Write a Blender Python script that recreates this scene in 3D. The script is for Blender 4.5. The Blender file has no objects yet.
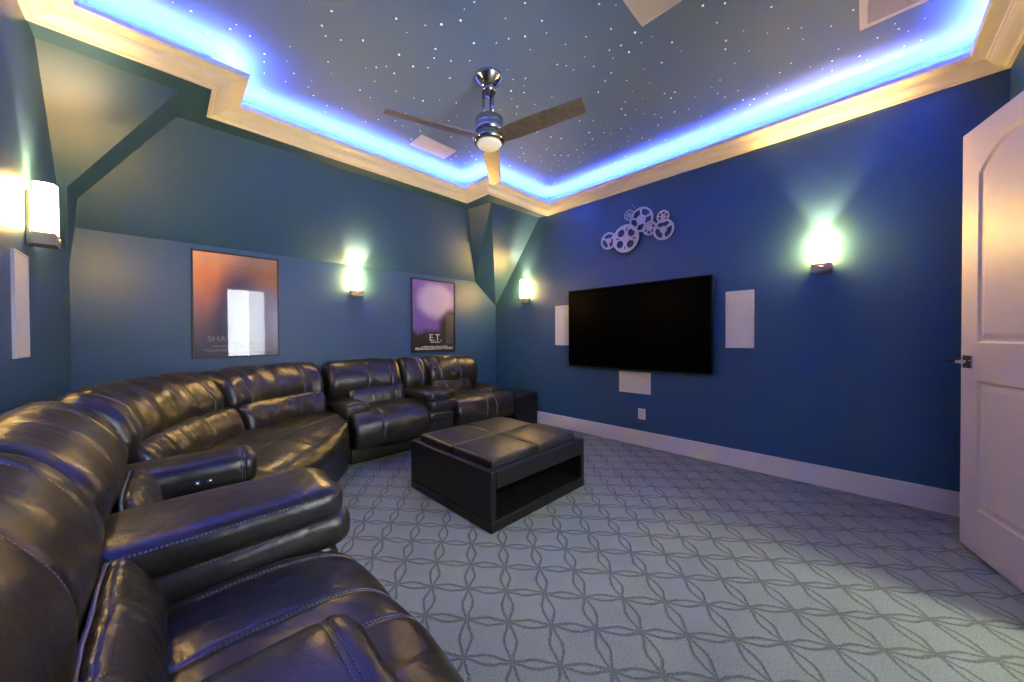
import bpy, bmesh, math, random
from mathutils import Vector, Matrix, noise

S = bpy.context.scene
C = S.collection
PI = math.pi
rnd = random.Random(7)

# ------------------------------------------------------------------ camera
EYE = 1.26
cam_d = bpy.data.cameras.new('camera')
cam_d.sensor_width = 36.0
cam_d.lens = 36.0 * 350.13 / 1024.0
cam_d.clip_start = 0.02
cam = bpy.data.objects.new('camera', cam_d)
C.objects.link(cam)
f_ = Vector((0.70510159, 0.70902375, -0.01081974))
r_ = Vector((0.70901725, -0.70517278, -0.00508869))
u_ = Vector((0.01123779, 0.00408334, 0.99992852))
cam.matrix_world = Matrix(((r_.x, u_.x, -f_.x, 0), (r_.y, u_.y, -f_.y, 0), (r_.z, u_.z, -f_.z, EYE), (0, 0, 0, 1)))
S.camera = cam

# ------------------------------------------------------------------ world, view, large lights
w = bpy.data.worlds.new('world')
S.world = w
w.use_nodes = True
w.node_tree.nodes['Background'].inputs[0].default_value = (0.92, 0.97, 1.0, 1)
w.node_tree.nodes['Background'].inputs[1].default_value = 17.0
S.view_settings.view_transform = 'Standard'
S.view_settings.look = 'None'
S.view_settings.gamma = 1.0
S.view_settings.use_curve_mapping = False
S.view_settings.exposure = 0.55

SHADE_E = 95.0          # sconce glass
BULB_W = 105.0
LED_E = 165.0
# unseen fill lamp added in the hall to brighten the carpet
hal = bpy.data.lights.new('hall_fill_light', 'AREA')
hal.shape = 'RECTANGLE'
hal.size = 0.3
hal.size_y = 0.4
hal.energy = 54.0
hal.color = (0.95, 1.0, 0.86)
halo = bpy.data.objects.new('hall_fill_light', hal)
C.objects.link(halo)
halo.location = (2.50, -1.5, 2.62)
# light portal over the window behind the camera: helps sampling of the daylight, gives off none itself
WX0, WX1, WZ0, WZ1 = 0.90, 1.61, 0.86, 2.32
hl = bpy.data.lights.new('window_portal', 'AREA')
hl.shape = 'RECTANGLE'
hl.size = WX1 - WX0
hl.size_y = WZ1 - WZ0
hl.cycles.is_portal = True
hlo = bpy.data.objects.new('window_portal', hl)
C.objects.link(hlo)
hlo.location = ((WX0 + WX1) / 2, -0.76, (WZ0 + WZ1) / 2)
hlo.rotation_euler = (PI / 2, 0, 0)

# ------------------------------------------------------------------ room numbers (metres)
R, B, L, N = 3.8985, 4.2978, -0.5075, -0.66
ZC, ZK, ZT = 2.9968, 2.1232, 3.215
YS, YC, YA, XJ, XR, YJ = 3.7952, 3.611, 3.1903, 0.256, 2.79, 3.197
DX0, DX1, DTOP = 1.70, 2.56, 2.45      # doorway in the near wall

# ------------------------------------------------------------------ materials
def mat(name, col, rough=0.5, metal=0.0, spec=0.5, emit=None, es=0.0, coat=0.0):
    m = bpy.data.materials.new(name)
    m.use_nodes = True
    b = m.node_tree.nodes['Principled BSDF']
    b.inputs['Base Color'].default_value = (*col, 1)
    b.inputs['Roughness'].default_value = rough
    b.inputs['Metallic'].default_value = metal
    b.inputs['Specular IOR Level'].default_value = spec
    b.inputs['Coat Weight'].default_value = coat
    if emit:
        b.inputs['Emission Color'].default_value = (*emit, 1)
        b.inputs['Emission Strength'].default_value = es
    return m

def nd(m, t, **kw):
    n = m.node_tree.nodes.new(t)
    for k, v in kw.items():
        setattr(n, k, v)
    return n

def lk(m, a, b):
    m.node_tree.links.new(a, b)

def bsdf(m):
    return m.node_tree.nodes['Principled BSDF']

def math_n(m, op, a, b=None, c=None):
    n = nd(m, 'ShaderNodeMath', operation=op)
    for i, x in enumerate((a, b, c)):
        if x is None:
            continue
        if isinstance(x, (int, float)):
            n.inputs[i].default_value = x
        else:
            lk(m, x, n.inputs[i])
    return n.outputs[0]

def noise_bump(m, scale, strength, dist=0.01, detail=3.0, stretch=None):
    tc = nd(m, 'ShaderNodeTexCoord')
    src = tc.outputs['Object']
    if stretch:
        mp = nd(m, 'ShaderNodeMapping')
        mp.inputs['Scale'].default_value = stretch
        lk(m, src, mp.inputs[0])
        src = mp.outputs[0]
    n = nd(m, 'ShaderNodeTexNoise')
    n.inputs['Scale'].default_value = scale
    n.inputs['Detail'].default_value = detail
    lk(m, src, n.inputs['Vector'])
    bp = nd(m, 'ShaderNodeBump')
    bp.inputs['Strength'].default_value = strength
    bp.inputs['Distance'].default_value = dist
    lk(m, n.outputs['Fac'], bp.inputs['Height'])
    lk(m, bp.outputs[0], bsdf(m).inputs['Normal'])
    return n, bp

def vary(m, nz, c0, c1, lo=0.3, hi=0.7):
    cr = nd(m, 'ShaderNodeValToRGB')
    cr.color_ramp.elements[0].position = lo
    cr.color_ramp.elements[1].position = hi
    cr.color_ramp.elements[0].color = (*c0, 1)
    cr.color_ramp.elements[1].color = (*c1, 1)
    lk(m, nz.outputs['Fac'], cr.inputs[0])
    lk(m, cr.outputs[0], bsdf(m).inputs['Base Color'])

def paint(name, col, rough=0.45, bump=0.06):
    m = mat(name, col, rough)
    noise_bump(m, 260.0, bump, 0.002)
    return m

M_WALL = paint('navy_wall_paint', (0.029, 0.090, 0.182), 0.45, 0.12)
M_CEIL = paint('slate_tray_paint', (0.17, 0.28, 0.50), 0.6)
M_TRIM = paint('white_trim_paint', (0.80, 0.76, 0.82), 0.35, 0.02)
M_CROWN = paint('cream_crown_paint', (0.80, 0.75, 0.66), 0.4, 0.02)
M_DOOR = paint('white_door_paint', (0.60, 0.56, 0.62), 0.5, 0.02)
M_HALL = paint('hall_white_paint', (0.80, 0.80, 0.78), 0.5, 0.02)
M_PLATE = paint('white_plastic_grille', (0.78, 0.76, 0.76), 0.5, 0.05)

def leather(name, col, rough, grain=0.25, crease=0.38):
    m = mat(name, col, rough, spec=0.65)
    tc = nd(m, 'ShaderNodeTexCoord')
    n1 = nd(m, 'ShaderNodeTexNoise')
    n1.inputs['Scale'].default_value = 220.0
    n1.inputs['Detail'].default_value = 2.0
    n2 = nd(m, 'ShaderNodeTexNoise')
    n2.inputs['Scale'].default_value = 12.0
    n2.inputs['Detail'].default_value = 4.0
    n2.inputs['Distortion'].default_value = 0.6
    for n in (n1, n2):
        lk(m, tc.outputs['Object'], n.inputs['Vector'])
    b1 = nd(m, 'ShaderNodeBump')
    b1.inputs['Strength'].default_value = crease
    b1.inputs['Distance'].default_value = 0.014
    lk(m, n2.outputs['Fac'], b1.inputs['Height'])
    b2 = nd(m, 'ShaderNodeBump')
    b2.inputs['Strength'].default_value = grain
    b2.inputs['Distance'].default_value = 0.0015
    lk(m, n1.outputs['Fac'], b2.inputs['Height'])
    lk(m, b1.outputs[0], b2.inputs['Normal'])
    lk(m, b2.outputs[0], bsdf(m).inputs['Normal'])
    vary(m, n2, tuple(x * 0.75 for x in col), tuple(x * 1.25 for x in col))
    mr = nd(m, 'ShaderNodeMapRange')
    mr.inputs[1].default_value = 0.3
    mr.inputs[2].default_value = 0.7
    mr.inputs[3].default_value = rough
    mr.inputs[4].default_value = rough + 0.10
    lk(m, n2.outputs['Fac'], mr.inputs[0])
    lk(m, mr.outputs[0], bsdf(m).inputs['Roughness'])
    return m

M_LEATHER = leather('dark_brown_leather', (0.017, 0.015, 0.0135), 0.29)
M_OTTO = leather('black_ottoman_leather', (0.012, 0.011, 0.011), 0.38, 0.15, 0.04)
M_STITCH = mat('pale_stitch_thread', (0.36, 0.34, 0.31), 0.7)
M_PIPE = leather('grey_piping', (0.20, 0.19, 0.175), 0.4)
M_BLACK = mat('matte_black', (0.003, 0.003, 0.003), 0.5, spec=0.1)
M_OTTO_BODY = leather('black_ottoman_panel', (0.007, 0.0065, 0.007), 0.40, 0.12, 0.03)
M_OTTO_BODY.node_tree.nodes['Principled BSDF'].inputs['Specular IOR Level'].default_value = 0.4
M_THREAD = mat('dull_seam_thread', (0.17, 0.16, 0.15), 0.7)
M_SCREEN = mat('black_screen_glass', (0.001, 0.001, 0.001), 0.32, spec=0.02)
M_NICKEL = mat('brushed_nickel', (0.55, 0.52, 0.48), 0.22, 1.0)
M_REEL = mat('brushed_silver_metal', (0.60, 0.58, 0.60), 0.4, 0.6)
M_BRONZE = mat('sconce_bronze', (0.62, 0.50, 0.32), 0.42, 0.7)
M_FRAME = mat('black_poster_frame', (0.012, 0.012, 0.014), 0.35)
M_LED = mat('blue_led_strip', (0.1, 0.2, 0.9), 0.5, emit=(0.13, 0.19, 1.0), es=LED_E)
M_STAR = mat('star_point_light', (1, 1, 1), 0.5, emit=(0.85, 0.92, 1.0), es=1.5)
M_SHADE = mat('lit_sconce_glass', (0.9, 0.8, 0.6), 0.4, emit=(1.0, 0.60, 0.15), es=SHADE_E)
M_LENS = mat('frosted_fan_lens', (0.85, 0.80, 0.68), 0.4, emit=(1.0, 0.88, 0.65), es=0.22)
M_VENTDARK = mat('vent_shadow_gap', (0.20, 0.20, 0.22), 0.8)
M_CHROME = mat('polished_chrome', (0.75, 0.72, 0.68), 0.12, 1.0)
M_INK = mat('pale_poster_lettering', (0.80, 0.78, 0.80), 0.6)
M_INK2 = mat('grey_poster_lettering', (0.55, 0.50, 0.52), 0.6)

def blade_mat():
    m = mat('taupe_fan_blade', (0.16, 0.125, 0.095), 0.35)
    n, _ = noise_bump(m, 30.0, 0.05, 0.002, 4.0, (1, 1, 1))
    vary(m, n, (0.13, 0.10, 0.075), (0.19, 0.15, 0.115))
    return m
M_BLADE = blade_mat()

def carpet_mat():
    m = mat('patterned_grey_carpet', (0.3, 0.32, 0.33), 0.95, spec=0.1)
    ge = nd(m, 'ShaderNodeNewGeometry')
    sp = nd(m, 'ShaderNodeSeparateXYZ')
    wn = nd(m, 'ShaderNodeTexNoise')
    wn.inputs['Scale'].default_value = 9.0
    lk(m, ge.outputs['Position'], wn.inputs['Vector'])
    lk(m, ge.outputs['Position'], sp.inputs[0])
    a = (0.1205, -0.1460)
    b = (-0.1240, -0.1450)
    det = a[0] * b[1] - a[1] * b[0]
    x = math_n(m, 'SUBTRACT', sp.outputs[0], 1.189)
    y = math_n(m, 'SUBTRACT', sp.outputs[1], 1.247)
    def lin(cx, cy):
        return math_n(m, 'ADD', math_n(m, 'MULTIPLY', x, cx), math_n(m, 'MULTIPLY', y, cy))
    jit = math_n(m, 'MULTIPLY', math_n(m, 'SUBTRACT', wn.outputs['Fac'], 0.5), 0.10)
    s = math_n(m, 'ADD', lin(b[1] / det, -b[0] / det), jit)
    t = math_n(m, 'ADD', lin(-a[1] / det, a[0] / det), jit)
    def dist(p, q, amp):
        fr = math_n(m, 'ABSOLUTE', math_n(m, 'SUBTRACT', math_n(m, 'FRACT', math_n(m, 'ADD', p, 0.5)), 0.5))
        sn = math_n(m, 'SINE', math_n(m, 'MULTIPLY', q, PI))
        return math_n(m, 'ABSOLUTE', math_n(m, 'SUBTRACT', fr, math_n(m, 'ADD', math_n(m, 'MULTIPLY', math_n(m, 'MULTIPLY', sn, sn), amp), 0.022)))
    d = math_n(m, 'MINIMUM', dist(s, t, 0.115), dist(t, s, 0.085))
    fz = nd(m, 'ShaderNodeTexNoise')
    fz.inputs['Scale'].default_value = 120.0
    lk(m, ge.outputs['Position'], fz.inputs['Vector'])
    d = math_n(m, 'ADD', d, math_n(m, 'MULTIPLY', math_n(m, 'SUBTRACT', fz.outputs['Fac'], 0.5), 0.10))
    mr = nd(m, 'ShaderNodeMapRange', interpolation_type='SMOOTHSTEP')
    mr.inputs[1].default_value = 0.004
    mr.inputs[2].default_value = 0.052
    lk(m, d, mr.inputs[0])
    pile = nd(m, 'ShaderNodeTexNoise')
    pile.inputs['Scale'].default_value = 140.0
    pile.inputs['Detail'].default_value = 2.0
    lk(m, ge.outputs['Position'], pile.inputs['Vector'])
    blot = nd(m, 'ShaderNodeTexNoise')
    blot.inputs['Scale'].default_value = 3.0
    blot.inputs['Detail'].default_value = 3.0
    lk(m, ge.outputs['Position'], blot.inputs['Vector'])
    mx = nd(m, 'ShaderNodeMix', data_type='RGBA')
    lk(m, mr.outputs[0], mx.inputs[0])
    mx.inputs[6].default_value = (0.130, 0.148, 0.118, 1)
    mx.inputs[7].default_value = (0.232, 0.262, 0.205, 1)
    hs = nd(m, 'ShaderNodeHueSaturation')
    v = math_n(m, 'ADD', math_n(m, 'MULTIPLY', pile.outputs['Fac'], 0.9), math_n(m, 'MULTIPLY', blot.outputs['Fac'], 0.35))
    lk(m, math_n(m, 'ADD', v, 0.375), hs.inputs['Value'])
    lk(m, mx.outputs[2], hs.inputs['Color'])
    lk(m, hs.outputs[0], bsdf(m).inputs['Base Color'])
    h = math_n(m, 'ADD', mr.outputs[0], math_n(m, 'MULTIPLY', pile.outputs['Fac'], 0.5))
    bp = nd(m, 'ShaderNodeBump')
    bp.inputs['Strength'].default_value = 0.7
    bp.inputs['Distance'].default_value = 0.006
    lk(m, h, bp.inputs['Height'])
    lk(m, bp.outputs[0], bsdf(m).inputs['Normal'])
    return m
M_CARPET = carpet_mat()

# ------------------------------------------------------------------ helpers
def obj(name, verts, faces, m, parent=None, smooth=False, loc=None):
    me = bpy.data.meshes.new(name)
    me.from_pydata([tuple(v) for v in verts], [], faces)
    bm = bmesh.new()
    bm.from_mesh(me)
    bmesh.ops.recalc_face_normals(bm, faces=bm.faces)
    bm.to_mesh(me)
    bm.free()
    if smooth:
        me.polygons.foreach_set('use_smooth', [True] * len(me.polygons))
    me.materials.append(m)
    o = bpy.data.objects.new(name, me)
    C.objects.link(o)
    if parent:
        o.parent = parent
    if loc:
        o.location = loc
    return o

def from_bm(name, bm, m, parent=None, smooth=False, loc=None, recalc=True):
    me = bpy.data.meshes.new(name)
    if recalc:
        bmesh.ops.recalc_face_normals(bm, faces=bm.faces)
    bm.to_mesh(me)
    bm.free()
    if smooth:
        me.polygons.foreach_set('use_smooth', [True] * len(me.polygons))
    me.materials.append(m)
    o = bpy.data.objects.new(name, me)
    C.objects.link(o)
    if parent:
        o.parent = parent
    if loc:
        o.location = loc
    return o

def thing(name, label, cat, loc=(0, 0, 0), group=None):
    o = bpy.data.objects.new(name, None)
    C.objects.link(o)
    o.empty_display_size = 0.1
    o.location = loc
    return tag(o, label, cat, group)

def tag(o, label, cat, group=None):
    o['label'] = label
    o['category'] = cat
    if group:
        o['group'] = group
    return o

def struct(o, label=None):
    o['kind'] = 'structure'
    if label:
        o['label'] = label
    return o

def bm_box(bm, x0, x1, y0, y1, z0, z1, bev=0.0, seg=2):
    r = bmesh.ops.create_cube(bm, size=1.0)
    vs = r['verts']
    for v in vs:
        v.co = Vector(((x0 + x1) / 2 + v.co.x * (x1 - x0), (y0 + y1) / 2 + v.co.y * (y1 - y0), (z0 + z1) / 2 + v.co.z * (z1 - z0)))
    if bev > 0:
        es = list({e for v in vs for e in v.link_edges})
        bmesh.ops.bevel(bm, geom=es, offset=bev, segments=seg, affect='EDGES', profile=0.5)

def box(name, m, x0, x1, y0, y1, z0, z1, parent=None, bev=0.0, seg=2, smooth=False, off=(0, 0, 0)):
    bm = bmesh.new()
    bm_box(bm, x0 - off[0], x1 - off[0], y0 - off[1], y1 - off[1], z0 - off[2], z1 - off[2], bev, seg)
    return from_bm(name, bm, m, parent, smooth)

def bm_lathe(bm, prof, n=40, cx=0, cy=0, cap=True):
    rings = []
    for r, z in prof:
        rings.append([bm.verts.new((cx + r * math.cos(2 * PI * i / n), cy + r * math.sin(2 * PI * i / n), z)) for i in range(n)])
    for a, b in zip(rings, rings[1:]):
        for i in range(n):
            bm.faces.new((a[i], a[(i + 1) % n], b[(i + 1) % n], b[i]))
    if cap:
        bm.faces.new(rings[0][::-1])
        bm.faces.new(rings[-1])

def tube_geo(pts, r, n=6, closed=False):
    V, Fc = [], []
    pts = [Vector(p) for p in pts]
    m = len(pts)
    up = None
    for i, p in enumerate(pts):
        a = pts[(i - 1) % m] if (closed or i > 0) else p
        b = pts[(i + 1) % m] if (closed or i < m - 1) else p
        t = (b - a)
        if t.length < 1e-9:
            t = Vector((0, 0, 1))
        t.normalize()
        if up is None:
            up = Vector((0, 0, 1)) if abs(t.z) < 0.9 else Vector((1, 0, 0))
        s = t.cross(up)
        if s.length < 1e-6:
            s = t.cross(Vector((1, 0, 0)))
        s.normalize()
        up = s.cross(t).normalized()
        for k in range(n):
            an = 2 * PI * k / n
            V.append(p + s * (r * math.cos(an)) + up * (r * math.sin(an)))
    for i in range(m if closed else m - 1):
        for k in range(n):
            a, b = i * n + k, i * n + (k + 1) % n
            c, d = ((i + 1) % m) * n + (k + 1) % n, ((i + 1) % m) * n + k
            Fc.append((a, b, c, d))
    if not closed:
        Fc.append(tuple(range(n))[::-1])
        Fc.append(tuple(range((m - 1) * n, m * n)))
    return V, Fc

class Geo:
    def __init__(self):
        self.V, self.F = [], []
    def add(self, V, Fc):
        o = len(self.V)
        self.V += list(V)
        self.F += [tuple(i + o for i in f) for f in Fc]
    def build(self, name, m, parent=None, smooth=False):
        return obj(name, self.V, self.F, m, parent, smooth)

def catmull(ctrl, sub):
    n = len(ctrl)
    out = []
    for i in range(n):
        p0, p1, p2, p3 = (Vector(ctrl[(i + j - 1) % n]) for j in range(4))
        for s in range(sub):
            t = s / sub
            out.append(0.5 * ((2 * p1) + (-p0 + p2) * t + (2 * p0 - 5 * p1 + 4 * p2 - p3) * t * t + (-p0 + 3 * p1 - 3 * p2 + p3) * t ** 3))
    return out

def rrect(a0, a1, b0, b1, r, seg=5):
    pts = []
    for cx, cy, st in ((a1 - r, b0 + r, -90), (a1 - r, b1 - r, 0), (a0 + r, b1 - r, 90), (a0 + r, b0 + r, 180)):
        for i in range(seg + 1):
            an = math.radians(st + 90 * i / seg)
            pts.append(Vector((cx + r * math.cos(an), cy + r * math.sin(an))))
    return pts

class Cushion:
    """Closed profile (a, b) swept from t0 to t1 with rounded ends, pinched seams and leather wrinkles."""
    def __init__(self, ctrl, mp, t0, t1, r=0.06, sub=4, seams=(), puff=0.0, amp=0.003, freq=7.0, stretch=(1, 1, 1),
                 dt=0.02, gather=0.0, gdir=1, anchor=None, raw=False, inset=1.0, seed=0.0):
        self.P = ctrl if raw else catmull(ctrl, sub)
        self.sub = 1 if raw else sub
        self.mp, self.t0, self.t1, self.r = mp, t0, t1, r
        self.c = Vector(anchor) if anchor else sum(self.P, Vector((0, 0))) / len(self.P)
        self.seams, self.puff, self.amp, self.freq, self.st = seams, puff, amp, freq, stretch
        self.gather, self.seed, self.inset = gather, seed, inset
        ts = set()
        if gather:
            dt = min(dt, 0.007)
        n = max(4, int((t1 - t0) / dt))
        for i in range(n + 1):
            ts.add(round(t0 + (t1 - t0) * i / n, 5))
        for i in range(1, 9):
            x = r * (1 - math.cos(PI / 2 * i / 8))
            ts.add(round(t0 + x, 5)); ts.add(round(t1 - x, 5))
        for s in seams:
            for d in (-0.012, -0.006, 0, 0.006, 0.012):
                ts.add(round(s + d, 5))
        self.ts = sorted(ts)
        cl = []
        for t in self.ts:
            if not cl or t - cl[-1] > 0.0012:
                cl.append(t)
        cl[-1] = t1
        self.ts = cl
    def S(self, t, kf, off=0.0):
        n = len(self.P)
        x = (kf * self.sub) % n
        i = int(x)
        p = self.P[i % n].lerp(self.P[(i + 1) % n], x - i)
        d = p - self.c
        ln = max(d.length, 1e-6)
        e = min(t - self.t0, self.t1 - t)
        q = 0.0
        if e < self.r:
            z = 1 - max(e, 0) / self.r
            q = self.r * self.inset * (1 - math.sqrt(max(0.0, 1 - z * z)))
        u = (t - self.t0) / (self.t1 - self.t0)
        ln2 = ln - q + self.puff * 4 * u * (1 - u) * min(1.0, ln / 0.2)
        for s in self.seams:
            ln2 -= 0.006 * math.exp(-((t - s) / 0.010) ** 2)
        w0 = Vector(self.mp(t, p.x, p.y))
        sv = Vector((w0.x * self.st[0], w0.y * self.st[1], w0.z * self.st[2])) * self.freq + Vector((self.seed,) * 3)
        ln2 += self.amp * noise.noise(sv) * 1.6
        if self.gather:
            g = noise.noise(Vector((t * 26.0, kf * 0.55, self.seed + 3.0))) + 0.8 * noise.noise(Vector((t * 60.0, kf * 0.8, self.seed)))
            ln2 += self.gather * g * (0.25 + 1.0 * math.exp(-((kf - 4.3) / 1.5) ** 2)) * (0.6 + 1.2 * abs(noise.noise(Vector((t * 5.0, kf * 0.7, self.seed)))))
        ln2 = max(ln2, 0.08 * ln)
        pp = self.c + d * ((ln2 + off) / ln)
        return self.mp(t, pp.x, pp.y)
    def build(self, name, m, parent):
        n = len(self.P)
        V, Fc = [], []
        for t in self.ts:
            for k in range(n):
                V.append(self.S(t, k / self.sub))
        for i in range(len(self.ts) - 1):
            for k in range(n):
                Fc.append((i * n + k, i * n + (k + 1) % n, (i + 1) * n + (k + 1) % n, (i + 1) * n + k))
        for i, t in ((0, self.t0), (len(self.ts) - 1, self.t1)):
            V.append(self.mp(t, self.c.x, self.c.y))
            for k in range(n):
                Fc.append((i * n + k, i * n + (k + 1) % n, len(V) - 1))
        o = obj(name, V, Fc, m, parent, True)
        return o
    def seam_t(self, t, k0, k1, off=0.002, n=40):
        return [Vector(self.S(t, k0 + (k1 - k0) * i / n, off)) for i in range(n + 1)]
    def seam_k(self, k, ta, tb, off=0.002, n=40):
        return [Vector(self.S(ta + (tb - ta) * i / n, k, off)) for i in range(n + 1)]

def stitch(name, lines, m, parent, r=0.0016, dash=None):
    if not dash:
        m = M_THREAD
    for pts in lines:
        g = Geo()
        if not dash:
            g.add(*tube_geo(pts, r, 5))
            g.build(name, m, parent, True)
            continue
        on, off = dash
        # resample into dashes
        seg, acc, draw, cur = [], 0.0, True, [pts[0]]
        for a, b in zip(pts, pts[1:]):
            d = (b - a).length
            pos = 0.0
            while d - pos > 1e-9:
                need = (on if draw else off) - acc
                if pos + need <= d:
                    pos += need
                    p = a.lerp(b, pos / d)
                    if draw:
                        cur.append(p)
                        if len(cur) > 1:
                            seg.append(cur)
                    draw = not draw
                    cur = [p]
                    acc = 0.0
                else:
                    acc += d - pos
                    pos = d
                    if draw:
                        cur.append(b)
        for c in seg:
            g.add(*tube_geo(c, r, 4))
        g.build(name, m, parent, True)

# ------------------------------------------------------------------ room shell
def poly(name, pts, m, label=None):
    return struct(obj(name, pts, [tuple(range(len(pts)))], m), label)

HY = -3.0
struct(obj('floor', [(L, N - 0.12, 0), (R, N - 0.12, 0), (R, B, 0), (L, B, 0)], [(0, 1, 2, 3)], M_CARPET))
aR, bR, cR, eR, pR = (3.0, 3.38, ZC), (2.94, YS, ZC), (R, 3.345, ZC), (3.467, B, ZK + 0.006), (R, B, 1.78)
aL, bL, cL = (0.095, 3.385, ZC), (0.091, YS, ZC), (L, 3.37, ZC)
q1, q2, eL, pL = (-0.465, 3.907, 2.319), (-0.450, 4.184, 2.32), (-0.478, B, ZK), (L, B, 1.822)
poly('wall_back', [(L, B, 0), (R, B, 0), pR, eR, eL, pL], M_WALL)
poly('wall_tv_side', [(R, N, 0), (R, B, 0), pR, cR, (R, N, ZC)], M_WALL)
poly('wall_left', [(L, N, 0), (L, B, 0), pL, cL, (L, N, ZC)], M_WALL)
# sloped ceiling planes above the back wall with the hip at either end
g = Geo()
g.add([eL, eR, bR, bL, q2], [(0, 1, 2, 3, 4)])
g.add([eR, pR, aR, bR], [(0, 1, 2), (0, 2, 3)])
g.add([pR, cR, aR], [(0, 1, 2)])
g.add([cL, aL, q1, pL], [(0, 1, 2), (0, 2, 3)])
g.add([aL, bL, q2, q1], [(0, 1, 2), (0, 2, 3)])
g.add([q1, q2, eL, pL], [(0, 1, 2), (0, 2, 3)])
struct(g.build('ceiling_slope', M_WALL), 'navy sloped ceiling with hipped ends above the back wall')
g = Geo()
g.add([(L, YA, ZC), (XJ, YA, ZC), (XJ, YC, ZC), (XR, YC, ZC), (XR, YJ, ZC), (R, YJ, ZC), cR, aR, bR, bL, aL, cL], [tuple(range(12))])
struct(g.build('ceiling_soffit', M_WALL), 'narrow flat navy soffit between crown moulding and slope')

path = [(L, N), (R, N), (R, YJ), (XR, YJ), (XR, YC), (XJ, YC), (XJ, YA), (L, YA)]
def inset(d):
    n = len(path)
    out = []
    for i in range(n):
        p0, p1, p2 = (Vector(path[(i + j - 1) % n]) for j in range(3))
        e1, e2 = (p1 - p0).normalized(), (p2 - p1).normalized()
        n1, n2 = Vector((-e1.y, e1.x)), Vector((-e2.y, e2.x))
        out.append(p1 + (n1 + n2) * d)
    return out
tray = struct(obj('ceiling_tray', [(p[0], p[1], ZT) for p in path], [tuple(range(8))], M_CEIL))
V, Fc = [], []
for z in (ZC, ZT):
    V += [(p[0], p[1], z) for p in path]
for i in range(8):
    Fc.append((i, (i + 1) % 8, 8 + (i + 1) % 8, 8 + i))
struct(obj('ceiling_tray_side', V, Fc, M_CEIL), 'short vertical side of the tray ceiling')
prof = [(0.0, -0.014), (0.022, -0.014), (0.026, -0.004), (0.034, 0.002), (0.055, 0.006), (0.078, 0.014), (0.096, 0.026), (0.102, 0.036),
        (0.110, 0.038), (0.114, 0.046), (0.178, 0.054), (0.186, 0.062), (0.186, 0.092), (0.165, 0.094), (0.16, 0.066), (0.0, 0.062)]
V, Fc = [], []
for d, z in prof:
    V += [(p.x, p.y, ZC + z) for p in inset(d)]
m_ = len(prof)
for j in range(m_):
    for i in range(8):
        a, b = j * 8 + i, j * 8 + (i + 1) % 8
        c, d = ((j + 1) % m_) * 8 + (i + 1) % 8, ((j + 1) % m_) * 8 + i
        Fc.append((a, b, c, d))
struct(obj('trim_1', V, Fc, M_CROWN), 'stepped cream crown moulding around the tray ceiling')
# LED strip lying on the ledge behind the lip
V, Fc = [], []
for d, z in ((0.118, 0.070), (0.145, 0.070), (0.145, 0.076), (0.118, 0.076)):
    V += [(p.x, p.y, ZC + z) for p in inset(d)]
for j in range(4):
    for i in range(8):
        Fc.append((j * 8 + i, j * 8 + (i + 1) % 8, ((j + 1) % 4) * 8 + (i + 1) % 8, ((j + 1) % 4) * 8 + i))
led = obj('led_strip', V, Fc, M_LED)
tag(led, 'glowing blue light strip hidden behind the cream crown moulding', 'light strip')

# near wall with the wide doorway the camera looks away from
bm = bmesh.new()
TH = 0.12
bm_box(bm, L - 0.02, WX0, N - TH, N, 0, ZC)
bm_box(bm, WX1, DX0, N - TH, N, 0, ZC)
bm_box(bm, WX0, WX1, N - TH, N, 0, WZ0)
bm_box(bm, WX0, WX1, N - TH, N, WZ1, ZC)
bm_box(bm, DX1 + 0.012, R, N - TH, N, 0, ZC)
bm_box(bm, DX0, DX1 + 0.012, N - TH, N, DTOP, ZC)
struct(from_bm('wall_near', bm, M_WALL))
bm = bmesh.new()
bm_box(bm, DX0 - 0.07, DX0, N, N + 0.018, 0, DTOP + 0.09)
bm_box(bm, DX0 - 0.07, DX1 + 0.10, N, N + 0.018, DTOP, DTOP + 0.09)
struct(from_bm('trim_2', bm, M_TRIM), 'white casing around the near doorway')
bm = bmesh.new()
for q in ((WX0, WX0 + 0.04, WZ0, WZ1), (WX1 - 0.04, WX1, WZ0, WZ1), (WX0 + 0.04, WX1 - 0.04, WZ0, WZ0 + 0.04), (WX0 + 0.04, WX1 - 0.04, WZ1 - 0.04, WZ1)):
    bm_box(bm, q[0], q[1], N - 0.09, N - 0.02, q[2], q[3])
win = struct(from_bm('window_1', bm, M_TRIM), 'white framed window in the near wall')
# hall beyond it
HX0, HX1 = 1.62, 3.4
g = Geo()
hy1 = N - TH
g.add([(HX0, hy1, 0), (HX1, hy1, 0), (HX1, HY, 0), (HX0, HY, 0), (HX0, hy1, 2.7), (HX1, hy1, 2.7), (HX1, HY, 2.7), (HX0, HY, 2.7)],
      [(2, 3, 7, 6), (1, 2, 6, 5), (3, 0, 4, 7), (4, 5, 6, 7)])
struct(g.build('wall_hall', M_HALL))
struct(obj('floor_hall', [(HX0, hy1, 0), (HX1, hy1, 0), (HX1, HY, 0), (HX0, HY, 0)], [(0, 1, 2, 3)], M_CARPET))
# baseboards
def board(name, x0, x1, y0, y1):
    return struct(box(name, M_TRIM, x0, x1, y0, y1, 0, 0.172, bev=0.004))
board('baseboard_tv_side', R - 0.016, R, N, B)
board('baseboard_back', L, R - 0.016, B - 0.016, B)
board('baseboard_left', L, L + 0.016, N, B - 0.016)

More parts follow.
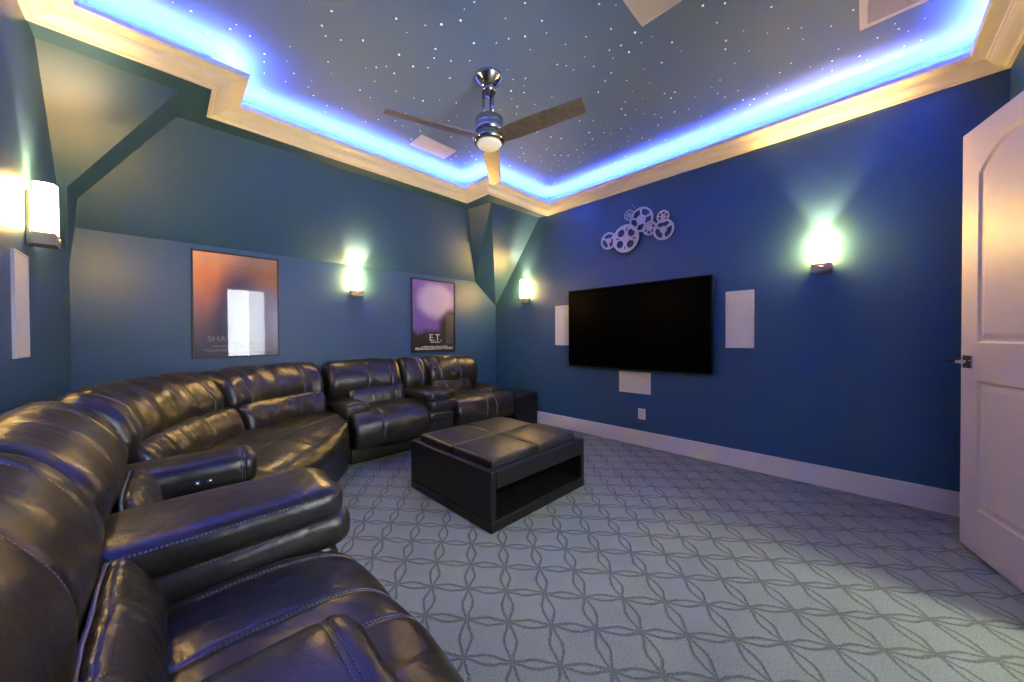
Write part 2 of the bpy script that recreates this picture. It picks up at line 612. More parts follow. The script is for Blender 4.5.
# ------------------------------------------------------------------ carpet-level furniture: loveseats
def BACKP(h=1.02):
    h -= 0.018
    return [(0.09, 0.42), (0.075, 0.62), (0.08, 0.84), (0.10, h - 0.05), (0.155, h), (0.235, h - 0.004), (0.315, h - 0.055), (0.375, h - 0.14),
            (0.405, h - 0.24), (0.385, h - 0.33), (0.325, h - 0.40), (0.24, 0.44)]
LUMP = [(0.365, 0.46), (0.335, 0.56), (0.345, 0.67), (0.385, 0.725), (0.435, 0.71), (0.485, 0.63), (0.50, 0.53), (0.47, 0.46), (0.41, 0.44)]
LUMN = [(0.428, 0.46), (0.410, 0.56), (0.408, 0.67), (0.425, 0.718), (0.452, 0.712), (0.492, 0.64), (0.508, 0.53), (0.48, 0.46), (0.452, 0.44)]
SEATP = [(0.30, 0.24), (0.30, 0.46), (0.36, 0.525), (0.52, 0.55), (0.70, 0.548), (0.83, 0.532), (0.915, 0.495), (0.965, 0.43), (0.98, 0.34), (0.965, 0.25),
         (0.92, 0.205), (0.70, 0.20), (0.45, 0.20)]
FRONT = (3, 9)

def arm_parts(t, MP, u0, u1, zt, name='armrest', near=False, tf=0.81):
    # body panel and rolled pad with an end seam
    mpv = lambda v, a, b: MP(a, v, b)
    w_ = u1 - u0
    body = Cushion(rrect(u0 + 0.025, u1 - 0.025, 0.06, zt - 0.09, 0.05), mpv, 0.12, tf - 0.03, r=0.03, raw=True, amp=0.003, seed=u0)
    arm = body.build(name, M_LEATHER, t)
    zc = zt - 0.085
    pad = [Vector((u0 + w_ / 2 + (w_ / 2) * math.copysign(abs(math.cos(a)) ** 0.62, math.cos(a)), zc + 0.085 * math.copysign(abs(math.sin(a)) ** 0.7, math.sin(a)))) for a in [2 * PI * i / 36 for i in range(36)]]
    cu = Cushion(pad, mpv, 0.11, tf, r=0.05, raw=True, amp=0.003, puff=0.004, seams=(tf - 0.055,), seed=u0 + 5)
    p = cu.build('arm_pad', M_LEATHER, arm)
    k0, k1 = (-3, 21)
    stitch('seam_stitching', [cu.seam_t(tf - 0.061, k0, k1), cu.seam_t(tf - 0.050, k0, k1)], M_STITCH, p, 0.0009 if near else 0.0012, (0.006, 0.004) if near else None)
    return arm

def console_parts(t, MP, u0, u1, zt, near=False):
    mpv = lambda v, a, b: MP(a, v, b)
    body = Cushion(rrect(u0 + 0.02, u1 - 0.02, 0.04, zt - 0.21, 0.03), mpv, 0.30, 0.90, r=0.02, raw=True, amp=0.002)
    con = body.build('console', M_LEATHER, t)
    w_ = u1 - u0
    def se(z0, z1, grow=0.0, ex=0.45):
        a0, a1 = u0 - grow, u1 + grow
        return [Vector(((a0 + a1) / 2 + (a1 - a0) / 2 * math.copysign(abs(math.cos(a)) ** ex, math.cos(a)), (z0 + z1) / 2 + (z1 - z0) / 2 * math.copysign(abs(math.sin(a)) ** 0.7, math.sin(a)))) for a in [2 * PI * i / 44 for i in range(44)]]
    tier = Cushion(se(zt - 0.36, zt - 0.22, -0.005), mpv, 0.40, 0.925, r=0.06, raw=True, amp=0.003, seed=2.2)
    tier.build('front_roll', M_LEATHER, con)
    roll = Cushion(se(zt - 0.235, zt - 0.09), mpv, 0.28, 0.965, r=0.07, raw=True, amp=0.003, seed=1.7)
    ro = roll.build('front_roll', M_LEATHER, con)
    lid = Cushion(se(zt - 0.125, zt, 0.004), mpv, 0.22, 0.94, r=0.07, raw=True, amp=0.003, puff=0.006, seed=4.4)
    lo = lid.build('console_lid', M_LEATHER, con)
    dash = (0.006, 0.004) if near else None
    lines = []
    for kk in (3.3, 18.7):
        for dk in (0.0, 0.35):
            lines.append(lid.seam_k(kk + (dk if kk < 10 else -dk), 0.26, 0.895, 0.0015))
    lines += [roll.seam_k(4.0, 0.55, 0.92, 0.0015), roll.seam_k(18.0, 0.55, 0.92, 0.0015)]
    stitch('seam_stitching', lines, M_STITCH, lo, 0.0009 if near else 0.0012, dash)
    return con

def seat_parts(t, MP, u0, u1, k0, k1, seams, near=False, seed=0.0):
    """u0..u1 is the full front panel; k0..k1 the cushion between the arms."""
    mpu = lambda u, a, b: MP(u, a, b)
    cu = Cushion(SEATP, mpu, u0, u1, r=0.045, seams=seams, amp=0.006, freq=6.0, puff=0.010, seed=seed, anchor=(0.64, 0.34))
    s = cu.build('seat', M_LEATHER, t)
    dash = (0.006, 0.004) if near else None
    lines = []
    for q in seams:
        for d in (-0.0045, 0.0045):
            lines.append(cu.seam_t(q + d, 3.2, 8.6, 0.002, 70))
    if near:
        lines.append(cu.seam_k(6.3, seams[0] + 0.01, seams[1] - 0.01, 0.002))
    stitch('seam_stitching', lines, M_STITCH, s, 0.001 if near else 0.0018, dash)
    kp = Cushion(rrect(0.70, 0.80, 0.025, 0.185, 0.03), mpu, u0 + 0.02, u1 - 0.02, r=0.02, raw=True, amp=0.002)
    kp.build('footrest_panel', M_LEATHER, t)
    return s

def back_parts(t, MP, u0, u1, seams, near=False, h=1.02, seed=0.0, gather=0.0, name='backrest'):
    mpu = lambda u, a, b: MP(u, a, b)
    cu = Cushion(BACKP(h), mpu, u0, u1, r=0.075, seams=seams, amp=0.007, freq=6.5, puff=0.012, seed=seed, gather=gather, anchor=(0.235, 0.76))
    b = cu.build(name, M_LEATHER, t)
    dash = (0.006, 0.004) if near else None
    lines = []
    for q in seams:
        lines.append(cu.seam_t(q, 3.2, 9.2, 0.002, 60))
    lines.append(cu.seam_k(4.2, u0 + 0.04, u1 - 0.04, 0.002, 60))
    stitch('seam_stitching', lines, M_STITCH, b, 0.0009 if near else 0.0022, dash)
    return b

def lumbar_parts(t, MP, u0, u1, seed=0.0, near=False, dv=0.0):
    mpu = lambda u, a, b: MP(u, a + dv, b)
    cu = Cushion(LUMN if near else LUMP, mpu, u0, u1, r=0.04 if near else 0.07, amp=0.006, freq=9.0, puff=0.010, seed=seed, gather=0.004, inset=0.8)
    l = cu.build('lumbar_cushion', M_LEATHER, t)
    pts = cu.seam_k(2.75 if near else 2.2, u0 + 0.006, u1 - 0.006, 0.006, 60)
    g = Geo()
    g.add(*tube_geo(pts, 0.0045, 6))
    g.build('piping', M_PIPE, l, True)
    return l

def frame_part(t, MP, u0, u1):
    mpu = lambda u, a, b: MP(u, a, b)
    cu = Cushion(rrect(0.07, 0.72, 0.03, 0.50, 0.04), mpu, u0, u1, r=0.03, raw=True, amp=0.0)
    return cu.build('frame', M_LEATHER, t)

# right loveseat along the back wall
ox, oy = 2.25, B - 0.5
sofaR = thing('reclining_loveseat', 'dark leather reclining loveseat against the wall with the purple poster', 'sofa', (ox, oy, 0))
MR = lambda u, v, z: (u - ox, B - v - oy, z)
frame_part(sofaR, MR, 1.24, 3.28)
seat_parts(sofaR, MR, 1.255, 2.065, 0, 0, (1.53,), seed=1.0)
seat_parts(sofaR, MR, 2.43, 3.365, 0, 0, (2.86, 3.02), seed=2.0)
back_parts(sofaR, MR, 1.21, 2.035, (1.62, 1.89), seed=3.0)
back_parts(sofaR, MR, 2.045, 2.39, (2.29,), seed=4.0, name='console_backrest')
back_parts(sofaR, MR, 2.40, 3.225, (2.56, 2.88), seed=5.0)
lumbar_parts(sofaR, MR, 1.40, 2.05, 1.0, dv=-0.045)
lumbar_parts(sofaR, MR, 2.43, 3.06, 2.0, dv=-0.045)
arm_parts(sofaR, MR, 1.205, 1.475, 0.622)
arm_parts(sofaR, MR, 3.06, 3.31, 0.615)
console_parts(sofaR, MR, 2.06, 2.425, 0.66)

# left loveseat along the left wall, reaching towards the camera
ox2, oy2 = L + 0.5, 1.45
sofaL = thing('reclining_loveseat', 'dark leather reclining loveseat along the left wall, nearest the camera', 'sofa', (ox2, oy2, 0))
ML = lambda u, v, z: (L + v + (0.09 * (v - 0.5) if v > 0.5 else 0.0) - 0.025 * min(1.0, max(0.0, (0.55 - v) / 0.2)) - ox2, u - oy2, z)
frame_part(sofaL, ML, 0.50, 2.38)
seat_parts(sofaL, ML, 0.50, 1.345, 0, 0, (0.885, 1.03, 1.283), near=True, seed=6.0)
seat_parts(sofaL, ML, 1.66, 2.41, 0, 0, (1.90, 2.2), seed=7.0)
back_parts(sofaL, ML, 0.66, 1.50, (1.00, 1.36), near=True, seed=8.0)
back_parts(sofaL, ML, 1.515, 2.38, (1.82, 2.12), near=True, seed=9.0, gather=0.003)
lumbar_parts(sofaL, ML, 0.80, 1.31, 3.0, True, dv=0.0)
lumbar_parts(sofaL, ML, 1.68, 2.14, 4.0, True, dv=0.0)
arm_parts(sofaL, ML, 0.45, 0.808, 0.705, near=True, tf=0.765)
aA = arm_parts(sofaL, ML, 2.13, 2.40, 0.70, near=True)
console_parts(sofaL, ML, 1.33, 1.685, 0.725, near=True)
for bx_ in (0.099, 0.143):
    bm = bmesh.new()
    bmesh.ops.create_cone(bm, cap_ends=True, segments=16, radius1=0.013, radius2=0.010, depth=0.010, matrix=Matrix.Translation((bx_ - ox2, 2.126 - oy2, 0.603)) @ Matrix.Rotation(PI / 2, 4, 'X'))
    o = from_bm('recline_button', bm, M_CHROME, aA, True)
    o['label'] = 'round silver recline button'

# curved corner section
wx, wy = 1.195, 2.42
AX, AY = wx - L, B - wy
wedge = thing('corner_sofa_section', 'curved dark leather corner seat joining the two loveseats under the orange poster', 'sofa', (0.2, 3.6, 0))
def MW(th, v, z):
    f = min(1.0, max(0.0, v / 0.98))
    e = 2.0 - 1.12 * f * f
    ax, ay = AX - v, AY - v
    c, s = math.cos(th), math.sin(th)
    # th 0 = against the right loveseat, 90 deg = against the left one
    px = ax * (abs(s) ** (2 / e))
    py = ay * (abs(c) ** (2 / e))
    return (wx - px - 0.2, wy + py - 3.6, z)
DG = PI / 180
class WCushion(Cushion):
    pass
def wpart(ctrl, a0, a1, rad, **kw):
    # t measured in metres along a nominal arc so that end rounding stays metric
    ra = kw.pop('nominal', 1.2)
    mp = lambda t, a, b: MW(t / ra, a, b)
    return Cushion(ctrl, mp, a0 * DG * ra, a1 * DG * ra, r=rad, **kw), ra
WS = [(0.30, 0.05), (0.30, 0.46), (0.36, 0.515), (0.52, 0.53), (0.68, 0.527), (0.80, 0.515), (0.89, 0.488), (0.95, 0.44), (0.978, 0.36), (0.955, 0.20), (0.93, 0.03), (0.70, 0.025), (0.45, 0.025)]
cu, ra = wpart(WS, 1, 88.5, 0.04, amp=0.006, puff=0.0, anchor=(0.62, 0.28), dt=0.03)
ws = cu.build('seat', M_LEATHER, wedge)
ln = [cu.seam_k(4.6, 4 * DG * ra, 86 * DG * ra, 0.002, 90)]
for an in (14, 31, 48, 65):
    ln.append(cu.seam_t(an * DG * ra, 4.6, 6.6, 0.002, 20))
ln.append(cu.seam_k(6.5, 3 * DG * ra, 87 * DG * ra, 0.002, 90))
stitch('seam_stitching', ln, M_STITCH, ws, 0.0018)
for a0, a1, sm, sd in ((1.5, 41, (12, 34), 11.0), (42, 86, (48, 80), 12.0)):
    cu, ra = wpart(BACKP(1.015), a0, a1, 0.075, amp=0.011, freq=7.5, puff=0.012, seed=sd, gather=0.007, anchor=(0.235, 0.76), seams=tuple(x * DG * 1.55 for x in sm), nominal=1.55)
    b = cu.build('backrest', M_LEATHER, wedge)
    ln = [cu.seam_t(x * DG * ra, 3.0, 9.2, 0.002, 50) for x in sm]
    ln.append(cu.seam_k(4.2, (a0 + 2) * DG * ra, (a1 - 2) * DG * ra, 0.002, 60))
    stitch('seam_stitching', ln, M_STITCH, b, 0.0022)
    cu, ra = wpart(LUMP, a0 + (1 if a0 < 10 else -1.5), a1 - (2 if a0 < 10 else 1), 0.06, amp=0.006, freq=9, puff=0.008, seed=sd + 3, gather=0.004, inset=0.8, nominal=1.2)
    lo = cu.build('lumbar_cushion', M_LEATHER, wedge)
cu, ra = wpart(rrect(0.10, 0.34, 0.03, 0.46, 0.03), 1, 88.5, 0.02, raw=True, amp=0.0)
cu.build('frame', M_LEATHER, wedge)

# ------------------------------------------------------------------ ottoman with open shelf and four cushion trays
X0, X1, Y0, Y1 = 1.466, 2.515, 1.668, 2.692
ot = thing('storage_ottoman', 'square black leather storage ottoman with four cushioned lids and an open shelf', 'ottoman', ((X0 + X1) / 2, (Y0 + Y1) / 2, 0))
oo = ((X0 + X1) / 2, (Y0 + Y1) / 2, 0)
def ob(name, *a, bev=0.008, par=ot, m=M_OTTO_BODY):
    return box(name, m, *a, parent=par, bev=bev, off=oo, smooth=False)
ob('base', X0, X1, Y0, Y1, 0.0, 0.075)
ob('side_panel', X0, X0 + 0.045, Y0, Y1, 0.0765, 0.40)
ob('side_panel', X1 - 0.045, X1, Y0, Y1, 0.0765, 0.40)
ob('top_rail', X0 + 0.0465, X1 - 0.0465, Y0, Y0 + 0.06, 0.275, 0.40)
ob('top_rail', X0 + 0.0465, X1 - 0.0465, Y1 - 0.06, Y1, 0.275, 0.40)
ob('shelf_divider', X0 + 0.047, X1 - 0.047, Y0 + 0.45, Y0 + 0.47, 0.077, 0.30, bev=0.003)
ob('tray_floor', X0 + 0.047, X1 - 0.047, Y0 + 0.0615, Y1 - 0.0615, 0.301, 0.33, bev=0.003)
for i in range(2):
    for j in range(2):
        a0 = X0 + 0.055 + i * 0.471
        b0 = Y0 + 0.052 + j * 0.459
        mpv = lambda t, a, b: (a - oo[0], t - oo[1], b + (0.014 * max(0.0, 1 - ((a - a0 - 0.2335) / 0.2335) ** 2) * max(0.0, 1 - ((t - b0 - 0.227) / 0.227) ** 2) if b > 0.43 else 0.0))
        pr = [Vector((a0 + 0.2335 + 0.2335 * math.copysign(abs(math.cos(q)) ** 0.16, math.cos(q)), 0.399 + 0.052 * math.copysign(abs(math.sin(q)) ** 0.30, math.sin(q)))) for q in [2 * PI * k / 64 for k in range(64)]]
        cu = Cushion(pr, mpv, b0, b0 + 0.454, r=0.022, raw=True, amp=0.003, freq=7.0, puff=0.003, seed=i * 3 + j * 7)
        o = cu.build('cushion_lid', M_OTTO, ot)
        z0 = 0.442
        pts = [(a0 + 0.008 - oo[0], b0 + 0.012 - oo[1], z0), (a0 + 0.459 - oo[0], b0 + 0.012 - oo[1], z0), (a0 + 0.459 - oo[0], b0 + 0.442 - oo[1], z0), (a0 + 0.008 - oo[0], b0 + 0.442 - oo[1], z0)]
        gg = Geo()
        gg.add(*tube_geo(pts, 0.004, 6, True))
        gg.build('piping', M_OTTO, o, False)

# black cube in the corner
cb = thing('storage_cube', 'plain black cube on the carpet between the far sofa arm and the TV wall', 'box', (3.635, 3.6, 0))
co = (3.635, 3.6, 0)
box('body', M_OTTO_BODY, 3.41, 3.862, 3.36, 3.84, 0.0, 0.40, cb, 0.01, off=co)
mpv = lambda t, a, b: (a - co[0], t - co[1], b)
Cushion(rrect(3.405, 3.866, 0.401, 0.462, 0.025), mpv, 3.355, 3.845, r=0.025, raw=True, amp=0.002, puff=0.004).build('padded_lid', M_OTTO, cb)

# ------------------------------------------------------------------ TV wall
tv = thing('television', 'large black flat television mounted on the blue wall', 'television', (R, 1.90, 1.365))
def xz(name, x0, x1, y0, y1, z0, z1, m, par, o, bev=0.0):
    return box(name, m, x0, x1, y0, y1, z0, z1, par, bev, off=o)
to = (R, 1.90, 1.365)
TVX = R - 0.10
TY0, TY1, TZ0, TZ1 = 1.05, 2.752, 0.885, 1.862
xz('body', TVX + 0.004, TVX + 0.045, TY0 + 0.002, TY1 - 0.002, TZ0 + 0.002, TZ1 - 0.002, M_BLACK, tv, to, 0.006)
bm = bmesh.new()
for a in ((TY0, TY0 + 0.010, TZ0, TZ1), (TY1 - 0.010, TY1, TZ0, TZ1), (TY0 + 0.01, TY1 - 0.01, TZ0, TZ0 + 0.014), (TY0 + 0.01, TY1 - 0.01, TZ1 - 0.010, TZ1)):
    bm_box(bm, TVX - 0.006 - to[0], TVX + 0.008 - to[0], a[0] - to[1], a[1] - to[1], a[2] - to[2], a[3] - to[2])
from_bm('bezel', bm, M_BLACK, tv)
xz('screen', TVX - 0.003, TVX + 0.0035, TY0 + 0.0105, TY1 - 0.0105, TZ0 + 0.0145, TZ1 - 0.0105, M_SCREEN, tv, to)
xz('wall_mount', TVX + 0.046, R - 0.001, 1.6, 2.2, 1.2, 1.55, M_BLACK, tv, to)

SP_G = 'flush white speaker grilles'
def wall_speaker(label, y0, y1, z0, z1, side='tv', th=0.012):
    c = ((R if side == 'tv' else L), (y0 + y1) / 2, (z0 + z1) / 2)
    t = thing('wall_speaker', label, 'speaker', c, SP_G)
    s = -1 if side == 'tv' else 1
    a, b = sorted((0, s * th))
    hy, hz = (y1 - y0) / 2, (z1 - z0) / 2
    bm = bmesh.new()
    w_ = 0.009
    for q in ((-hy, -hy + w_, -hz, hz), (hy - w_, hy, -hz, hz), (-hy + w_, hy - w_, -hz, -hz + w_), (-hy + w_, hy - w_, hz - w_, hz)):
        bm_box(bm, a, b, *q)
    from_bm('frame', bm, M_TRIM, t)
    a, b = sorted((0, s * (th - 0.003)))
    box('grille', M_PLATE, a, b, -hy + w_ + 0.0005, hy - w_ - 0.0005, -hz + w_ + 0.0005, hz - w_ - 0.0005, t)
    return t
wall_speaker('tall white speaker grille right of the television', 0.722, 0.954, 1.146, 1.692)
wall_speaker('white speaker grille half hidden behind the left edge of the television', 2.815, 3.05, 1.146, 1.692)
wall_speaker('wide white speaker grille under the television', 1.70, 2.08, 0.601, 0.848)
wall_speaker('white speaker grille on the left wall below the sconce', 2.83, 3.075, 1.17, 1.693, 'left')

out = thing('wall_outlet', 'white electrical outlet low on the blue wall under the television', 'outlet', (R, 1.802, 0.368))
box('cover_plate', M_TRIM, -0.006, 0, -0.044, 0.044, -0.063, 0.063, out, 0.003)
for z in (-0.022, 0.022):
    bm = bmesh.new()
    bm_box(bm, -0.008, -0.0062, -0.017, 0.017, z - 0.014, z + 0.014, 0.0008, 1)
    s_ = from_bm('socket', bm, M_PLATE, out)
    bm = bmesh.new()
    for y in (-0.007, 0.007):
        bm_box(bm, -0.0085, -0.0081, y - 0.0012, y + 0.0012, z - 0.004, z + 0.006)
    from_bm('slot', bm, M_BLACK, s_)

# film reel wall art: seven joined reels
reels = thing('film_reel_wall_art', 'cluster of seven silver metal film reels above the television', 'wall decor', (R, 1.85, 2.5))
def arc(r, a0, a1, n):
    return [(r * math.cos(a0 + (a1 - a0) * i / n), r * math.sin(a0 + (a1 - a0) * i / n)) for i in range(n + 1)]
def sector(r0, r1, a0, a1):
    return arc(r1, a0, a1, 10) + arc(r0, a1, a0, 6)
def circ(x, y, r, n=14, sx=1.0, rot=0.0):
    pts = []
    for i in range(n):
        a = 2 * PI * i / n
        px, py = r * sx * math.cos(a), r * math.sin(a)
        pts.append((x + px * math.cos(rot) - py * math.sin(rot), y + px * math.sin(rot) + py * math.cos(rot)))
    return pts
def reel_holes(kind, r):
    H = []
    if kind == 'oval4':
        for k in range(4):
            a = PI / 4 + k * PI / 2 + 0.12
            H.append(circ(0.56 * r * math.cos(a), 0.56 * r * math.sin(a), 0.285 * r, 18, 0.95, a))
            b = a + PI / 4
            H.append(circ(0.66 * r * math.cos(b), 0.66 * r * math.sin(b), 0.15 * r, 10, 0.42, b + PI / 2))
            H.append(circ(0.15 * r * math.cos(a), 0.15 * r * math.sin(a), 0.045 * r, 8))
    elif kind == 'spoke5':
        for k in range(5):
            a = 0.3 + k * 2 * PI / 5
            H.append(sector(0.40 * r, 0.84 * r, a + 0.13, a + 2 * PI / 5 - 0.13))
            H.append(circ(0.2 * r * math.cos(a), 0.2 * r * math.sin(a), 0.05 * r, 8))
    elif kind == 'spoke3':
        for k in range(3):
            a = 0.5 + k * 2 * PI / 3
            H.append(sector(0.34 * r, 0.80 * r, a + 0.20, a + 2 * PI / 3 - 0.20))
        H.append(circ(0, 0, 0.07 * r, 8))
    else:
        for k in range(6):
            a = 0.2 + k * PI / 3
            H.append(sector(0.40 * r, 0.80 * r, a + 0.13, a + PI / 3 - 0.13))
        H.append(circ(0, 0, 0.10 * r, 8))
    return H
def plate_bm(outer, holes, th):
    bm = bmesh.new()
    es = []
    for loop in [outer] + holes:
        vs = [bm.verts.new((0, p[0], p[1])) for p in loop]
        for i in range(len(vs)):
            es.append(bm.edges.new((vs[i], vs[(i + 1) % len(vs)])))
    bmesh.ops.triangle_fill(bm, use_beauty=True, use_dissolve=False, edges=es)
    r = bmesh.ops.extrude_face_region(bm, geom=list(bm.faces))
    for v in r['geom']:
        if isinstance(v, bmesh.types.BMVert):
            v.co.x -= th
    return bm
for y, z, r, kind, dx in ((2.22, 2.447, 0.103, 'spoke3', 0.020), (1.99, 2.427, 0.163, 'oval4', 0.034), (1.944, 2.69, 0.060, 'spoke6', 0.034),
                          (1.808, 2.61, 0.140, 'spoke5', 0.020), (1.703, 2.485, 0.078, 'spoke6', 0.034), (1.556, 2.440, 0.114, 'spoke3', 0.020), (1.556, 2.578, 0.066, 'spoke6', 0.034)):
    bm = plate_bm(circ(0, 0, r, 40), reel_holes(kind, r), 0.010)
    o = from_bm('film_reel', bm, M_REEL, reels)
    o.location = (-dx, y - 1.86, z - 2.515)
    g = Geo()
    g.add(*tube_geo([(-0.010, r * 0.965 * math.cos(2 * PI * i / 40), r * 0.965 * math.sin(2 * PI * i / 40)) for i in range(40)], 0.0045, 6, True))
    g.build('rim', M_REEL, o, True)
    bm = bmesh.new()
    bm_box(bm, 0.0005, dx - 0.0005, -0.01, 0.01, -0.01, 0.01)
    from_bm('standoff', bm, M_REEL, o)
g = Geo()
g.add(*tube_geo([(-0.004, 0.07, 0.31), (-0.005, 0.05, 0.285), (-0.008, 0.03, 0.25)], 0.0018, 5))
g.build('hanging_wire', M_REEL, reels)

# ------------------------------------------------------------------ posters
def print_mat(name, kind):
    m = mat(name, (0.3, 0.2, 0.2), 0.5)
    tc = nd(m, 'ShaderNodeTexCoord')
    sp = nd(m, 'ShaderNodeSeparateXYZ')
    lk(m, tc.outputs['Generated'], sp.inputs[0])
    nz = nd(m, 'ShaderNodeTexNoise')
    nz.inputs['Scale'].default_value = 5.0
    nz.inputs['Detail'].default_value = 5.0
    lk(m, tc.outputs['Generated'], nz.inputs['Vector'])
    jit = math_n(m, 'MULTIPLY', math_n(m, 'SUBTRACT', nz.outputs['Fac'], 0.5), 0.30 if kind == 1 else 0.22)
    z = math_n(m, 'ADD', sp.outputs[2], jit)
    cr = nd(m, 'ShaderNodeValToRGB')
    lk(m, z, cr.inputs[0])
    e = cr.color_ramp.elements
    stops = ([(0.0, (0.15, 0.125, 0.17)), (0.25, (0.24, 0.165, 0.21)), (0.5, (0.42, 0.20, 0.17)), (0.75, (0.72, 0.29, 0.12)), (1.0, (0.90, 0.48, 0.22))] if kind == 1 else
             [(0.0, (0.010, 0.010, 0.014)), (0.24, (0.02, 0.016, 0.03)), (0.30, (0.19, 0.11, 0.50)), (0.7, (0.21, 0.12, 0.58)), (1.0, (0.25, 0.14, 0.62))])
    e[0].position, e[0].color = stops[0][0], (*stops[0][1], 1)
    e[1].position, e[1].color = stops[-1][0], (*stops[-1][1], 1)
    for p, c in stops[1:-1]:
        q = e.new(p)
        q.color = (*c, 1)
    def blob(cx, cz, rx, rz, soft):
        dx = math_n(m, 'DIVIDE', math_n(m, 'SUBTRACT', sp.outputs[0], cx), rx)
        dz = math_n(m, 'DIVIDE', math_n(m, 'SUBTRACT', sp.outputs[2], cz), rz)
        d = math_n(m, 'SQRT', math_n(m, 'ADD', math_n(m, 'MULTIPLY', dx, dx), math_n(m, 'MULTIPLY', dz, dz)))
        d = math_n(m, 'ADD', d, math_n(m, 'MULTIPLY', jit, 1.2))
        mr = nd(m, 'ShaderNodeMapRange', interpolation_type='SMOOTHSTEP')
        mr.inputs[1].default_value = 1 - soft
        mr.inputs[2].default_value = 1 + soft
        mr.inputs[3].default_value = 1.0
        mr.inputs[4].default_value = 0.0
        lk(m, d, mr.inputs[0])
        return mr.outputs[0]
    col = cr.outputs[0]
    layers = ([((0.50, 0.42, 0.26, 0.40, 0.45), (0.13, 0.10, 0.18)), ((0.80, 0.36, 0.34, 0.30, 0.6), (0.55, 0.52, 0.66))] if kind == 1 else
              [((0.55, 0.72, 0.42, 0.24, 0.30), (0.56, 0.48, 0.80)), ((0.95, 0.30, 0.34, 0.30, 0.25), (0.030, 0.026, 0.028))])
    for a, c in layers:
        mx = nd(m, 'ShaderNodeMix', data_type='RGBA')
        lk(m, blob(*a), mx.inputs[0])
        lk(m, col, mx.inputs[6])
        mx.inputs[7].default_value = (*c, 1)
        col = mx.outputs[2]
    lk(m, col, bsdf(m).inputs['Base Color'])
    return m

def glass_mat():
    m = bpy.data.materials.new('clear_poster_glazing')
    m.use_nodes = True
    nt = m.node_tree
    for n in list(nt.nodes):
        if n.type != 'OUTPUT_MATERIAL':
            nt.nodes.remove(n)
    o = nt.nodes['Material Output']
    tr = nd(m, 'ShaderNodeBsdfTransparent')
    gl = nd(m, 'ShaderNodeBsdfGlossy')
    gl.inputs['Roughness'].default_value = 0.015
    fr = nd(m, 'ShaderNodeFresnel')
    fr.inputs['IOR'].default_value = 1.55
    ms = nd(m, 'ShaderNodeMixShader')
    lk(m, fr.outputs[0], ms.inputs[0])
    lk(m, tr.outputs[0], ms.inputs[1])
    lk(m, gl.outputs[0], ms.inputs[2])
    lk(m, ms.outputs[0], o.inputs[0])
    return m
M_GLASS = glass_mat()

obj('pane', [(WX0 + 0.04, N - 0.055, WZ0 + 0.04), (WX1 - 0.04, N - 0.055, WZ0 + 0.04), (WX1 - 0.04, N - 0.055, WZ1 - 0.04), (WX0 + 0.04, N - 0.055, WZ1 - 0.04)], [(0, 1, 2, 3)], M_GLASS, win)

def text_obj(name, s, size, m, parent, loc, sx=1.0, align='CENTER'):
    cu = bpy.data.curves.new(name, 'FONT')
    cu.body = s
    cu.size = size
    cu.align_x = align
    cu.extrude = 0.0004
    cu.materials.append(m)
    fo = bpy.data.objects.new(name, cu)
    C.objects.link(fo)
    bpy.context.view_layer.update()
    me = bpy.data.meshes.new_from_object(fo.evaluated_get(bpy.context.evaluated_depsgraph_get()))
    bpy.data.objects.remove(fo)
    o = bpy.data.objects.new(name, me)
    C.objects.link(o)
    o.parent = parent
    o.location = loc
    o.rotation_euler = (PI / 2, 0, 0)
    o.scale = (sx, 1, 1)
    return o

def poster(label, x0, x1, z0, z1, kind):
    cx, cz = (x0 + x1) / 2, (z0 + z1) / 2
    t = thing('framed_poster', label, 'poster', (cx, B, cz))
    hx, hz = (x1 - x0) / 2, (z1 - z0) / 2
    w_ = 0.014
    bm = bmesh.new()
    for q in ((-hx, -hx + w_, -hz, hz), (hx - w_, hx, -hz, hz), (-hx + w_, hx - w_, -hz, -hz + w_), (-hx + w_, hx - w_, hz - w_, hz)):
        bm_box(bm, q[0], q[1], -0.030, -0.001, q[2], q[3], 0.002, 1)
    from_bm('frame', bm, M_FRAME, t)
    px, pz = hx - w_ - 0.0005, hz - w_ - 0.0005
    box('print', print_mat('poster_print_%d' % kind, kind), -px, px, -0.016, -0.003, -pz, pz, t)
    obj('glass_pane', [(-px, -0.023, -pz), (px, -0.023, -pz), (px, -0.023, pz), (-px, -0.023, pz)], [(0, 1, 2, 3)], M_GLASS, t)
    return t, hx, hz

# lines of credits too small to read are built as bars of tiny strokes
def fine_print(parent, rows, m):
    for x0, x1, z, h in rows:
        bm = bmesh.new()
        x = x0
        while x < x1:
            w_ = rnd.uniform(0.006, 0.012)
            bm_box(bm, x, x + w_ * 0.72, -0.0172, -0.0162, z - h / 2, z + h / 2)
            x += w_ * rnd.choice((1.0, 1.0, 1.0, 1.7))
        from_bm('fine_print', bm, m, parent)

p1, hx, hz = poster('framed poster with an orange sky fading to mauve, left of the middle wall sconce', 0.180, 0.852, 1.082, 2.076, 1)
text_obj('title_lettering', 'SHAWSHANK', 0.075, M_INK2, p1, (0.0, -0.0165, -0.345), 1.0)
fine_print(p1, [(-0.20, 0.22, -0.39, 0.012), (-0.26, 0.28, -0.42, 0.008), (-0.24, 0.26, -0.435, 0.008)], M_INK2)
fine_print(p1, [(-0.26, 0.28, 0.44, 0.012), (-0.12, 0.24, 0.40, 0.010)], M_INK2)
p2, hx, hz = poster('framed purple poster with a pale round glow, right of the middle wall sconce', 2.357, 3.064, 1.054, 2.067, 2)
text_obj('title_lettering', 'E.T.', 0.135, M_INK, p2, (0.02, -0.0165, -0.345), 1.0)
fine_print(p2, [(-0.06, 0.10, -0.365, 0.012), (-0.20, 0.22, -0.425, 0.012), (-0.30, 0.31, -0.445, 0.014), (-0.30, 0.31, -0.463, 0.010)], M_INK)

